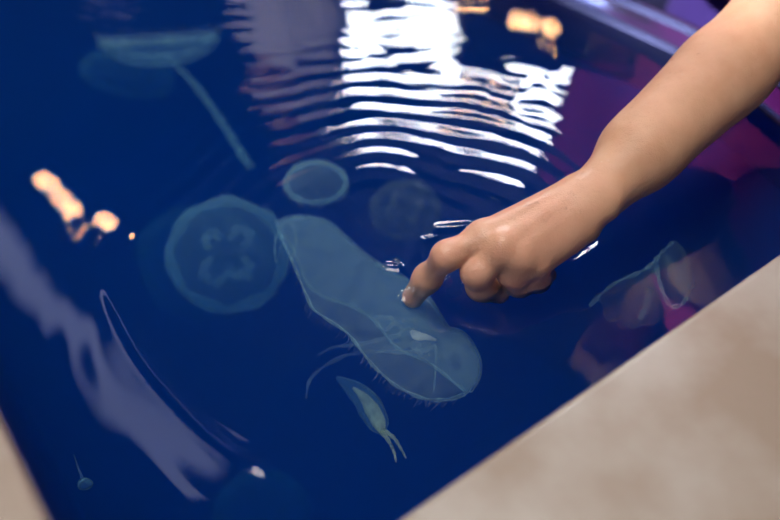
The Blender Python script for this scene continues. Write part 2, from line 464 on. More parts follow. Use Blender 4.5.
# ------------------------------------------------------------------ jellyfish
JG = 'moon jellyfish in the tank'
def frame_from_axis(ax, spin=0.0, ref=(1, 0, 0)):
    ax = np.asarray(ax, float); ax /= np.linalg.norm(ax)
    x = np.asarray(ref, float); x = x-ax*(x@ax); x /= np.linalg.norm(x); y = np.cross(ax, x)
    c, s = math.cos(spin), math.sin(spin)
    return np.stack([x*c+y*s, -x*s+y*c, ax], 1)
def lobes(ph, seed, amt):
    r = np.random.default_rng(seed); v = 0
    for k in (2, 3, 5, 8): v = v+amt*r.normal()*np.cos(k*ph+r.random()*6.28)/math.sqrt(k)
    return 1+v
def dome(rx, ry, h, seed, wob=.03, nr=22, nph=72, inner=False):
    """bell: outer skin curling in at the margin, inner skin below"""
    V = []; F = []
    prof = []
    for i in range(nr+1):
        t = i/nr*(math.pi/2); prof.append((math.sin(t), math.cos(t)*h))
    prof += [(1.0, -.04*h), (.97, -.09*h), (.92, -.05*h)]
    for i in range(nr-4, -1, -2):
        t = i/nr*(math.pi/2); prof.append((math.sin(t)*.92, math.cos(t)*h*.72))
    m_ = len(prof)
    ph = np.linspace(0, 2*math.pi, nph, endpoint=False); lb = lobes(ph, seed, wob)
    for r, z in prof:
        w = 1+(lb-1)*r**2
        for k in range(nph): V.append((rx*r*w[k]*math.cos(ph[k]), ry*r*w[k]*math.sin(ph[k]), z+(w[k]-1)*r*h*.8))
    for i in range(m_-1):
        for k in range(nph):
            k2 = (k+1) % nph; F.append((i*nph+k, i*nph+k2, (i+1)*nph+k2, (i+1)*nph+k))
    return np.array(V), F
def jellyfish(center, axis, rx, ry, h, label, seed=1, spin=0.0, bell='j_bell', margin='j_margin', gon='j_gonad', gonads=4, ref=(1,0,0), arms=None, wob=.03, fringe=True):
    R = frame_from_axis(axis, spin, ref); c = np.asarray(center)
    root = empty('jellyfish', c); tag(root, label, 'jellyfish', JG)
    V, F = dome(rx, ry, h, seed, wob)
    obj('bell', V@R.T+c, F, M[bell], root)
    ph = np.linspace(0, 2*math.pi, 97); lb = lobes(ph, seed, wob)
    pts = np.stack([rx*.93*lb*np.cos(ph), ry*.93*lb*np.sin(ph), np.full(97, .16*h)+(lb-1)*h*.8], 1)
    V, F = tube_arrays(pts, rx*.085*(1+.25*np.sin(7*ph)+.15*np.sin(17*ph+seed)), 10, (np.array([0,0,1.0]), .45))
    obj('margin', np.array(V)@R.T+c, F, M[margin], root)
    for g in range(gonads):
        a0 = 2*math.pi*g/gonads+.4+.2*math.sin(g*3+seed)
        t = np.linspace(-2.3, 2.3, 30); gr = rx*(.155+.04*math.sin(g*2.3+seed))
        x = rx*.34*math.cos(a0)+gr*np.cos(t+a0); y = ry*.34*math.sin(a0)+gr*np.sin(t+a0)*ry/rx
        pts = np.stack([x, y, np.full(30, h*.48)+.05*h*np.sin(5*t)], 1)
        pts[:, :2] += rx*.02*np.sin(np.outer(t*3+g*2, [1, 1.4])+seed)
        V, F = tube_arrays(pts, rx*.075*(.6+.4*np.cos(t*.6))*(1+.3*np.sin(9*t+g)), 10, (np.array([0,0,1.0]), .5))
        obj('gonad', np.array(V)@R.T+c, F, M[gon], root)
    if fringe:
        bm = bmesh.new(); r = np.random.default_rng(seed+50)
        VV = []; FF = []
        for i in range(130):
            a = 2*math.pi*i/130; q = lobes(np.array([a]), seed, wob)[0]
            b0 = np.array([rx*q*math.cos(a), ry*q*math.sin(a), -.04*h]); ln = rx*(.07+.08*r.random())
            b1 = b0+np.array([math.cos(a+.4*r.normal())*ln*.5, math.sin(a+.4*r.normal())*ln*.5, -ln])
            v, f = tube_arrays([b0, (b0+b1)/2+r.normal(0, .0008, 3), b1], [.0004, .00035, .0002], 4)
            FF += [tuple(x+len(VV) for x in q_) for q_ in f]; VV += v
        bm.free()
        o = obj('tentacle_fringe', np.array(VV)@R.T+c, FF, M['j_arm'], root); o['kind'] = 'stuff'
    for a in (arms or []):
        add_arm(root, *a)
    return root
def add_arm(root, pts, r0, r1, material='j_arm', wav=.25, n=44, name='oral_arm', sq=.5):
    P = spline(pts, n); t = np.linspace(0, 1, n)
    rad = (r0+(r1-r0)*t)*(1+wav*np.sin(t*34+r0*1e4)+.5*wav*np.sin(t*71))
    V, F = tube_arrays(P, rad, 8, (np.array([.3, -.4, .8]), sq))
    return obj(name, V, F, M[material], root)
VIEW = -ray(228, 255); VIEW /= np.linalg.norm(VIEW)

# the large round one, seen from above
jellyfish(W(228,255,-.11), VIEW+np.array([-.10,.10,0]), .0605, .0600, .020,
          'large round moon jellyfish with clover-shaped centre left of the touched one', seed=3, spin=.5, wob=.016)
# the small one above it
jellyfish(W(316,183,-.045), np.array([.10,-.10,1]), .0320, .0295, .011,
          'smallest oval moon jellyfish just above the touched one', seed=9, wob=.012, spin=.3, gonads=0)
# side-on one at the top left, with one long trailing arm
side = jellyfish(W(158,38,-.05), np.array([.06,-.52,-.85]), .074, .055, .034,
          'side-on moon jellyfish with one long trailing arm near top left', seed=12, wob=.02, gonads=0,
          arms=[([W(165,55,-.06), W(195,85,-.075), W(222,122,-.085), W(238,148,-.09), W(250,166,-.09)], .0042, .0052, 'j_margin', .12)])
jellyfish(W(128,74,-.16), VIEW+np.array([.1,.3,.1]), .064, .035, .018,
          'faint deep jellyfish below the side-on one at top left', seed=14, bell='j_faint', margin='j_faint', gonads=0, fringe=False)
jellyfish(W(205,262,-.28), VIEW, .085, .075, .03, 'very faint deep jellyfish behind the large round one', seed=17, bell='j_faint', margin='j_faint', gonads=0, fringe=False)
jellyfish(W(262,512,-.36), VIEW+np.array([.1,.2,0]), .055, .045, .03, 'faint jellyfish at the near edge of the water, bottom left', seed=19, bell='j_faint', margin='j_faint', gonads=0, fringe=False)
jellyfish(W(405,210,-.13), VIEW+np.array([-.2,.2,0]), .040, .034, .02, 'dim greyish jellyfish deep behind the index finger', seed=23, bell='j_grey', margin='j_grey', gonads=4, gon='j_grey', fringe=False)

# little one at the bottom with two pale arms
j = empty('jellyfish', W(372,408,-.10)); tag(j, 'little creamy jellyfish with two short pale arms below the touched one', 'jellyfish', JG)
pts = spline([W(338,378,-.12), W(352,388,-.115), W(365,400,-.11), W(376,418,-.105), W(382,432,-.10)], 30)
V, F = tube_arrays(pts, np.interp(np.linspace(0,1,30), [0,.3,.6,.85,1], [.002,.008,.0115,.009,.003]), 20); obj('bell', V, F, M['j_bell'], j)
V, F = tube_arrays(pts[8:]+np.array([0,0,.002]), np.interp(np.linspace(0,1,22), [0,.5,.8,1], [.001,.0065,.006,.003]), 14); obj('stomach', V, F, M['j_warm'], j)
add_arm(j, [W(380,430,-.10), W(388,440,-.098), W(394,452,-.095), W(396,462,-.093)], .0022, .0008, 'j_warm', .15)
add_arm(j, [W(382,430,-.10), W(393,437,-.10), W(400,447,-.10), W(406,458,-.10)], .0022, .0008, 'j_warm', .15)
# tiny scrap-sized one in the bottom-left corner
j = empty('jellyfish', W(85,484,-.10)); tag(j, 'tiny whitish young jellyfish near the left ledge', 'jellyfish', JG)
V, F = dome(.006, .005, .005, 4, .03, 10, 24); obj('bell', np.array(V)@frame_from_axis(VIEW).T+W(85,484,-.10), F, M['j_margin'], j)
add_arm(j, [W(84,482,-.10), W(79,470,-.104), W(74,455,-.108)], .0012, .0005, 'j_arm', .2)

# jelly-like veil added in place of pale streaks reflected by the near ledge
j = empty('jellyfish', W(645,285,-.05)); tag(j, 'added wispy veil standing in for pale reflected streaks, right of the hand', 'jellyfish', JG)
topc = spline([W(590,306,-.04), W(612,285,-.035), W(640,272,-.03), W(654,262,-.028), W(662,252,-.03), W(672,243,-.035)], 60)
lowc = spline([W(604,318,-.09), W(622,322,-.085), W(640,328,-.08), W(662,318,-.075), W(682,302,-.07), W(696,284,-.07)], 60)
V = []; F = []
for i in range(60):
    for k in range(16):
        t = k/15; V.append(topc[i]*(1-t)+lowc[i]*t+np.array([0,0,.010*math.sin(math.pi*t)+.004*math.sin(i*.45+3*t)]))
for i in range(59):
    for k in range(15): F.append((i*16+k, i*16+k+1, (i+1)*16+k+1, (i+1)*16+k))
o = obj('bell', V, F, M['j_faint'], j); md = o.modifiers.new('thickness', 'SOLIDIFY'); md.thickness = .002
v, f = tube_arrays(topc, .0013*(1+.4*np.sin(np.linspace(0,40,60))), 8); obj('margin', v, f, M['j_margin'], j)
add_arm(j, [W(656,258,-.032), W(658,275,-.036), W(663,292,-.04), W(671,306,-.045), W(682,304,-.05), W(690,292,-.05)], .0022, .0014, 'j_margin', .3)
add_arm(j, [W(650,290,-.05), W(646,305,-.055), W(640,320,-.06)], .004, .002, 'j_arm', .3)

# the touched one: a bell lying on its side, long and folded
tj = empty('jellyfish', W(380,310,-.06)); tag(tj, 'longest folded moon jellyfish being touched by the index fingertip', 'jellyfish', JG)
NT, NA = 70, 26
ridge = spline([(276,224),(290,219),(308,217),(328,222),(347,240),(366,256),(386,268),(410,284),(428,299),(440,316),(450,331),(461,335),(471,343),(479,360),(478,378),(470,391)], NT)
near_ = spline([(279,232),(286,248),(296,270),(305,292),(314,310),(332,322),(348,334),(358,346),(370,362),(384,376),(398,387),(412,394),(426,399),(440,400),(452,398),(464,394)], NT)
far_ = spline([(278,228),(287,238),(297,258),(304,278),(313,290),(330,299),(346,304),(362,312),(376,322),(388,338),(400,350),(414,356),(428,362),(444,374),(456,384),(466,392)], NT)
V = []; 
wv = np.random.default_rng(5)
for i in range(NT):
    t = i/(NT-1); e = math.sin(math.pi*min(max(t, .03), .97))**.5
    zc, dz = -.052-.004*math.sin(t*6), .036*e
    S3 = W(*ridge[i], zc); N3 = W(*near_[i], zc+dz*.75); F3 = W(*far_[i], zc-dz)
    for jn in range(NA):
        s = jn/(NA-1)*2-1
        # half ellipse from the near margin over the ridge to the far margin
        m3 = (N3+F3)/2; a_ = s*math.pi/2
        q = m3+(N3-F3)/2*-math.sin(a_)+(S3-m3)*math.cos(a_)
        q = q+np.array([0,0,1])*.0012*math.sin(9*t*3.1+3*s)*math.cos(a_)
        V.append(q)
V = np.array(V); F = []
for i in range(NT-1):
    for jn in range(NA-1): F.append((i*NA+jn, i*NA+jn+1, (i+1)*NA+jn+1, (i+1)*NA+jn))
me = mesh('bell', V, F); bell = link('bell', me, M['j_bell'], tj)
md = bell.modifiers.new('thickness', 'SOLIDIFY'); md.thickness = .0022; md.offset = -1
for col_, mm in ((0, 'near'), (NA-1, 'far')):
    pts = V.reshape(NT, NA, 3)[:, col_]
    v, f = tube_arrays(spline(pts[::3], 110), .0011*(1+.35*np.sin(np.linspace(0, 60, 110))), 8); obj('margin', v, f, M['j_margin'], tj)
VV = []; FF = []; rg = np.random.default_rng(77); npts = spline(V.reshape(NT, NA, 3)[:, 0][::3], 90)
for i in range(4, 88):
    b0 = npts[i]; ln = .004+.006*rg.random(); b1 = b0+np.array([-.5,-.6,-.5])*ln+rg.normal(0, .0015, 3)
    v, f = tube_arrays([b0, (b0+b1)/2+rg.normal(0, .0006, 3), b1], [.0004,.00035,.0002], 4); FF += [tuple(x+len(VV) for x in q_) for q_ in f]; VV += v
o = obj('tentacle_fringe', VV, FF, M['j_arm'], tj); o['kind'] = 'stuff'
# curl at the upper end
v, f = tube_arrays(spline([W(276,262,-.05), W(275,245,-.045), W(279,229,-.042), W(287,222,-.042), W(294,228,-.044), W(296,243,-.05), W(292,258,-.055)], 50), .0009, 8); obj('margin', v, f, M['j_margin'], tj)
# white stomach patch, oral arms
v, f = tube_arrays(spline([W(411,331,-.05), W(418,336,-.05), W(426,337,-.05), W(436,340,-.052)], 20), np.interp(np.linspace(0,1,20), [0,.25,.6,1], [.002,.0048,.0036,.0012]), 12, (np.array([0,0,1.0]), .4)); o = obj('stomach', v, f, M['j_white'], tj); o['label'] = 'opaque white stomach patch'
add_arm(tj, [W(436,346,-.05), W(425,350,-.052), W(405,352,-.055), W(385,352,-.06), W(365,352,-.065), W(345,356,-.07), W(325,366,-.075), W(310,380,-.08), W(306,398,-.085)], .0016, .0012, 'j_arm', .3)
add_arm(tj, [W(436,346,-.05), W(436,360,-.052), W(435,374,-.055), W(434,390,-.058)], .0010, .0007, 'j_margin', .15)
add_arm(tj, [W(400,335,-.06), W(378,340,-.066), W(356,345,-.072), W(335,347,-.078), W(318,355,-.082)], .0018, .0010, 'j_arm', .3)
add_arm(tj, [W(420,345,-.055), W(400,345,-.06), W(382,350,-.066), W(370,360,-.07)], .0030, .0010, 'j_arm', .35)
for i in range(4):
    cx, cy = [(408,325),(395,330),(385,322),(425,350)][i]
    t = np.linspace(-2.2, 2.2, 24)
    c3 = W(cx, cy, -.058)
    pts = c3+np.stack([.007*np.cos(t+i), .006*np.sin(t+i), .002*np.sin(3*t)], 1)
    v, f = tube_arrays(pts, .0018*(.6+.4*np.cos(t*.6)), 8); obj('gonad', v, f, M['j_gonad'], tj)

# ------------------------------------------------------------------ the person whose hand is in the water
wr = W(583,206,.046); el_ = W(754,42,.100); sh = el_+np.array([.115,.075,.245])
ax_u = el_-wr; ax_u /= np.linalg.norm(ax_u)
ax_w = np.array([0,0,1.0]); ax_w -= ax_u*ax_u[2]; ax_w /= np.linalg.norm(ax_w); ax_v = np.cross(ax_w, ax_u)
RA = np.stack([ax_u, ax_v, ax_w], 1)
def P3(u, v, z): return W(u, v, z)
def hand_field(X, Y, Z, R, o):
    G = Field(X, Y, Z, R, o)
    f = G.new()
    # forearm: two muscle bellies over the bones
    fa = lambda s: wr+(el_-wr)*s
    side = np.cross(ax_u, [0,0,1.0]); side /= np.linalg.norm(side)
    G.add_rc(f, fa(-.02), fa(.35), .0212, .0275, .004)
    G.add_rc(f, P3(592,203,.043), P3(640,158,.058), .0180, .0245, .01)
    G.add_rc(f, fa(.35), fa(.78), .0275, .0345, .012)
    G.add_rc(f, fa(.78), fa(1.03), .0345, .0335, .012)
    G.add_rc(f, fa(.30)+side*.006, fa(.85)+side*.010, .024, .030, .02)
    G.add_rc(f, fa(.30)-side*.006, fa(.85)-side*.008, .024, .030, .02)
    # ulna head
    G.add_ell(f, fa(.06)+np.array([.006,-.012,.006]), np.eye(3), (.011,.011,.011), .012)
    # elbow and upper arm
    G.add_rc(f, el_, sh, .034, .042, .02)
    G.add_rc(f, el_+(sh-el_)*.35, el_+(sh-el_)*.8, .038, .044, .02)
    # shoulder, torso, neck (the clothed body)
    tc_ = np.array(PQ(.90,0.450,.18)); hip = np.array(PQ(.97,0.450,-.12)); nk = np.array(PQ(.84,0.450,.41)); hd = np.array(PQ(.80,0.450,.53))
    ax3 = np.stack([np.append(E2, 0), np.append(E1, 0), [0,0,1.0]], 0)
    G.add_rc(f, sh, np.array(PQ(.84,0.390,.37)), .048, .055, .04)
    G.add_rc(f, np.array(PQ(.86,0.630,.34)), np.array(PQ(.84,0.510,.37)), .048, .055, .04)
    G.add_ell(f, tc_+np.array([0,0,.08]), ax3, (.165,.10,.17), .05)
    G.add_ell(f, hip, ax3, (.17,.115,.18), .06)
    G.add_rc(f, np.array(PQ(.85,0.450,.36)), hd, .048, .046, .03)
    # head: skull, jaw, nose, ears
    G.add_ell(f, hd+np.array([0,0,.075]), ax3, (.074,.092,.088), .02)
    fw = -np.append(E1, 0)
    G.add_ell(f, hd+fw*.035+np.array([0,0,.02]), ax3, (.052,.058,.056), .03)
    G.add_rc(f, hd+fw*.090+np.array([0,0,.072]), hd+fw*.106+np.array([0,0,.043]), .007, .011, .008)
    for s in (-1, 1):
        G.add_ell(f, hd+np.append(E2*.076*s, .055)-fw*.0, ax3, (.008,.017,.029), .006)
        G.sub_rc(f, hd+fw*.092+np.append(E2*.030*s, .075), hd+fw*.096+np.append(E2*.030*s, .075), .010, .010, .01)
    for s in (-1, 1):
        G.add_ell(f, hd+fw*.078+np.append(E2*.030*s, .074), ax3, (.012,.012,.012), .003)
    G.add_rc(f, hd+fw*.088+np.append(E2*-.02, .010), hd+fw*.088+np.append(E2*.02, .010), .008, .008, .006)
    # the other arm hangs by the side
    e2_ = np.array(PQ(.93,0.690,.10)); w2 = np.array(PQ(.90,0.690,-.14))
    G.add_rc(f, np.array(PQ(.86,0.640,.34)), e2_, .045, .036, .03); G.add_rc(f, e2_, w2, .036, .024, .02)
    G.add_ell(f, w2+np.array([0,0,-.055]), ax3, (.016,.036,.052), .02)
    for i in range(4):
        b = w2+np.append(E1*(-.027+.018*i), -.085); ln = [.062,.072,.068,.052][i]
        mid = b+np.array([0,0,-ln*.55])+np.append(-E2*.006, 0)
        G.add_rc(f, b, mid, .0095, .009, .004); G.add_rc(f, mid, mid+np.array([0,0,-ln*.45])+np.append(-E2*.012, 0), .009, .0075, .004)
    G.add_rc(f, w2+np.append(-E1*.02, -.035), w2+np.append(-E1*.05, -.085), .013, .009, .008)
    # legs
    for s in (-1, 1):
        h_ = np.array(PQ(.97,0.450+.085*s,-.17)); kn = np.array(PQ(.95,0.450+.09*s,-.45)); an_ = np.array(PQ(1.0,0.450+.09*s,-.735))
        G.add_rc(f, h_, kn, .082, .055, .03); G.add_rc(f, kn, an_, .055, .038, .02)
        G.add_rc(f, an_+np.array([0,0,-.025]), an_+np.append(-E1*.15, -.035), .036, .028, .02)
    # ---- the hand
    g = G.new()
    MC = [P3(484,238,.042), P3(502,248,.043), P3(519,257,.037), P3(534,263,.028)]
    ca = [fa(.0)+np.array([-.006,.008,.003]), fa(.0)+np.array([-.003,.002,.004]), fa(.0)+np.array([.001,-.005,.001]), fa(.0)+np.array([.004,-.011,-.004])]
    for a, b, r in zip(ca, MC, (.0135,.0135,.0130,.0120)): G.add_rc(g, a, b, .0160, r, .012)
    G.add_ell(g, P3(569,231,.027), np.stack([ax_u, ax_v, ax_w]), (.0215,.016,.018), .006)   # heel, little-finger side
    G.add_rc(g, P3(560,236,.025), P3(540,253,.023), .0155, .0125, .012)
    for c, r in zip(MC, (.0122,.0124,.0116,.0104)): G.add_ell(g, c+np.array([0,0,.0012]), np.eye(3), (r, r, r), .006)
    for a, b in zip(ca, MC):
        up_ = np.array([-.15,-.25,.95]); G.add_rc(g, a+up_*.0125, b+up_*.0088, .0042, .0044, .006)
    # thumb base under the far side of the hand
    G.add_rc(g, P3(566,214,.034), P3(512,230,.014), .0155, .0125, .014)
    # fingers, each its own chain
    fg = G.new()
    CH = [
        [(MC[0], .0122), (P3(446.5,256,.037), .0101), (P3(427.5,278,.000), .0102), (P3(413,297,-.024), .0094)],
        [(MC[1], .0118), (P3(477,272,.025), .0112), (P3(481,286,.000), .0106), (P3(499,293,-.013), .0090)],
        [(MC[2], .0116), (P3(514,271,.021), .0122), (P3(519,282,.000), .0106), (P3(534,282,-.010), .0086)],
        [(MC[3], .0096), (P3(533,276,.010), .0090), (P3(538,281,-.004), .0080), (P3(549,275,-.010), .0064)],
        [(P3(514,230,.014), .0118), (P3(486,238,.002), .0098), (P3(466,244,-.014), .0082)],
    ]
    hand_field.chains = CH
    for ch in CH:
        one = G.new()
        for (a, ra), (b, rb) in zip(ch[:-1], ch[1:]): G.add_rc(one, a, b, ra, rb, .011)
        fg = smin(fg, one, .0016)
    g = smin(g, fg, .0075)
    f = smin(f, g, .010)
    G.sub_rc(f, P3(614,232,.050), P3(613,236,.020), .0085, .0085, .008)
    return f
X = axis_coords((-.170, .255), -1.25, 1.0, .0014, .022)
Y = axis_coords((-.052, .088), -.9, .9, .0014, .022)
Z = axis_coords((-.070, .055), -1.25, 1.0, .0014, .022)
person, V = build_sdf_mesh('person', hand_field, X, Y, Z, RA, wr, M['skin'])
tag(person, 'person in magenta top reaching a bare arm in to touch a jellyfish', 'person')
# painted masks: R = redder knuckles and tips, G = wet hand
col = np.zeros((len(V), 4), np.float32); col[:, 3] = 1
for ch in hand_field.chains:
    for i, (c, r) in enumerate(ch):
        wgt = (.40, .95, .7, .9)[i] if i < 4 else .6
        col[:, 0] = np.maximum(col[:, 0], wgt*np.exp(-(np.linalg.norm(V-c, axis=1)/(r*1.5))**2))
d = (V-wr)@ax_u
col[:, 1] = np.clip(.75-d/.12, 0, 1); col[:, 0] = np.maximum(col[:, 0], .32*np.clip(.5-d/.06, 0, 1))
ca_ = person.data.color_attributes.new('skin_mask', 'FLOAT_COLOR', 'POINT'); ca_.data.foreach_set('color', col.ravel())
sm = person.modifiers.new('soften', 'SMOOTH'); sm.factor = .5; sm.iterations = 3
# fingernails
def nail(tip, prev, up, w, l):
    t = tip-prev; t /= np.linalg.norm(t); up = up-t*(up@t); up /= np.linalg.norm(up); sd = np.cross(t, up)
    V = []; F = []; n = 9; m_ = 8
    for i in range(m_):
        for k in range(n):
            a = (k/(n-1)-.5)*2; b = i/(m_-1)
            ww = w*(1-.25*max(0, b-.6)/.4-.2*max(0, .25-b)/.25)
            V.append(tip+t*(b-.45)*l+sd*a*ww+up*(.0064*math.cos(a*1.0)+.0004))
    for i in range(m_-1):
        for k in range(n-1): F.append((i*n+k, i*n+k+1, (i+1)*n+k+1, (i+1)*n+k))
    o = obj('fingernail', V, F, M['nail'], person); s_ = o.modifiers.new('t', 'SOLIDIFY'); s_.thickness = .0007; s_.offset = 0
    return o
CH = hand_field.chains
nail(CH[0][3][0], CH[0][2][0], np.array([-.6,-.35,.3]), .0052, .010)
nail(CH[4][2][0], CH[4][1][0], np.array([-.1,.3,.9]), .006, .011)

# drops and a film of water lying on the wet skin
from mathutils.bvhtree import BVHTree
bvh = BVHTree.FromPolygons([tuple(map(float, v)) for v in V], [tuple(pl_.vertices) for pl_ in person.data.polygons])
def on_skin(u, v):
    d_ = ray(u, v); hit = bvh.ray_cast(Vector((0,0,H)), Vector(map(float, d_)))
    return (np.array(hit[0]), np.array(hit[1])) if hit[0] is not None else (None, None)
DV = []; DF = []
rr = np.random.default_rng(9)
ub = bmesh.new(); bmesh.ops.create_icosphere(ub, subdivisions=2, radius=1); UV = np.array([v.co for v in ub.verts]); UF = [tuple(v.index for v in f.verts) for f in ub.faces]; ub.free()
for i in range(220):
    t = rr.random()**1.3; u_ = 560+t*150; v_ = 190-t*135; s_ = rr.normal(0, 20)
    pt, nn = on_skin(u_+s_*.66-6, v_+s_*.75-6)
    if pt is None: continue
    r_ = .0004+.0010*rr.random()**3
    if nn@(np.array([0,0,H])-pt) < 0: nn = -nn
    Rf = frame_from_axis(nn, rr.random()*6, (.3,.8,.1)); b0 = len(DV)
    DV += list((UV*np.array([r_, r_*(1+.6*rr.random()), r_*.55]))@Rf.T+pt); DF += [tuple(b0+k for k in f) for f in UF]
for path in ([(541,219),(545,222),(550,215),(558,212),(566,208)], [(524,208),(532,205),(538,203)], [(470,246),(466,252)], [(572,213),(580,212)]):
    pts = []
    for u_, v_ in spline([np.array(p_, float) for p_ in path], 14):
        pt, nn = on_skin(u_, v_)
        if pt is not None: pts.append(pt)
    if len(pts) > 4:
        v, f = tube_arrays(pts, (.0011)*(1+.4*np.sin(np.linspace(0, 9, len(pts)))), 8); b0 = len(DV); DV += list(v); DF += [tuple(b0+k for k in q) for q in f]
o = obj('water_drops', DV, DF, M['film'], person); o['kind'] = 'stuff'; o['label'] = 'clear beads of water on the wet skin'
# clothes: shells that follow the body
def shirt_field(X, Y, Z, R, o):
    G = Field(X, Y, Z, R, o, .08); f = G.new()
    ax3 = np.stack([np.append(E2, 0), np.append(E1, 0), [0,0,1.0]], 0)
    tc_ = np.array(PQ(.90,0.450,.18))
    G.add_rc(f, sh, np.array(PQ(.84,0.390,.37)), .058, .064, .04)
    G.add_rc(f, np.array(PQ(.86,0.630,.34)), np.array(PQ(.84,0.510,.37)), .058, .064, .04)
    G.add_ell(f, tc_+np.array([0,0,.08]), ax3, (.178,.113,.185), .05)
    G.add_ell(f, np.array(PQ(.945,0.450,.06)), ax3, (.178,.125,.17), .07)
    G.add_rc(f, sh, el_+(sh-el_)*.62, .056, .060, .03)
    G.add_rc(f, np.array(PQ(.86,0.640,.34)), np.array(PQ(.90,0.670,.19)), .056, .052, .03)
    x = X[:, None, None]; y = Y[None, :, None]; z = Z[None, None, :]
    P = [(o[i]+R[i, 0]*x+R[i, 1]*y+R[i, 2]*z) for i in range(3)]
    pp = P[0]*E1[0]+P[1]*E1[1]; qq = P[0]*E2[0]+P[1]*E2[1]
    f = f+.004*np.sin(qq*70+P[2]*25)*np.clip(.3-P[2], 0, 1)   # soft folds
    hem = .02-P[2]; f = np.maximum(f, hem)
    nk = np.sqrt((pp-.84)**2+(qq-.45)**2+(P[2]-.455)**2)-.070; f = np.maximum(f, -nk)
    # sleeve cuts
    for a, b in ((sh, el_+(sh-el_)*.62), (np.array(PQ(.86,0.640,.34)), np.array(PQ(.90,0.670,.19)))):
        n_ = (b-a)/np.linalg.norm(b-a); dd = (P[0]-b[0])*n_[0]+(P[1]-b[1])*n_[1]+(P[2]-b[2])*n_[2]
        near = np.sqrt((P[0]-b[0])**2+(P[1]-b[1])**2+(P[2]-b[2])**2)-.11
        f = np.maximum(f, -np.maximum(-dd, near))
    return f.astype(np.float32)
bb = lambda lo, hi, h_: np.arange(lo, hi, h_)
build_sdf_mesh('shirt', shirt_field, bb(.12,.85,.009), bb(.5,1.3,.009), bb(-.03,.5,.009), None, None, M['shirt'], person)
def trouser_field(X, Y, Z, R, o):
    G = Field(X, Y, Z, R, o, .08); f = G.new()
    ax3 = np.stack([np.append(E2, 0), np.append(E1, 0), [0,0,1.0]], 0)
    G.add_ell(f, np.array(PQ(.97,0.450,-.12)), ax3, (.177,.122,.19), .06)
    for s in (-1, 1):
        h_ = np.array(PQ(.97,0.450+.085*s,-.17)); kn = np.array(PQ(.95,0.450+.09*s,-.45)); an_ = np.array(PQ(1.0,0.450+.09*s,-.735))
        G.add_rc(f, h_, kn, .092, .066, .03); G.add_rc(f, kn, an_+np.array([0,0,.02]), .066, .058, .02)
    z = Z[None, None, :]
    return np.maximum(np.maximum(f, z-.045), -.715-z).astype(np.float32)
build_sdf_mesh('trousers', trouser_field, bb(.12,.85,.011), bb(.55,1.35,.011), bb(-.75,.08,.011), None, None, M['trousers'], person)
def hair_field(X, Y, Z, R, o):
    G = Field(X, Y, Z, R, o, .08); f = G.new()
    ax3 = np.stack([np.append(E2, 0), np.append(E1, 0), [0,0,1.0]], 0); hd = np.array(PQ(.80,0.450,.53)); fw = -np.append(E1, 0)
    G.add_ell(f, hd+np.array([0,0,.085])-fw*.012, ax3, (.086,.098,.094), .02)
    G.add_rc(f, hd-fw*.07+np.array([0,0,.06]), hd-fw*.13+np.array([0,0,-.10]), .06, .035, .03)
    x = X[:, None, None]; y = Y[None, :, None]; z = Z[None, None, :]
    pp = (x*E1[0]+y*E1[1]); face = (pp-(.80-.045))+0*z
    cut = np.maximum(pp+0*z-(.80-.03), z+0*x+0*y-(.53+.115))   # open over the face
    return np.maximum(f, -cut).astype(np.float32)
build_sdf_mesh('hair', hair_field, bb(.18,.62,.007), bb(.7,1.15,.007), bb(.38,.74,.007), None, None, M['hair'], person)

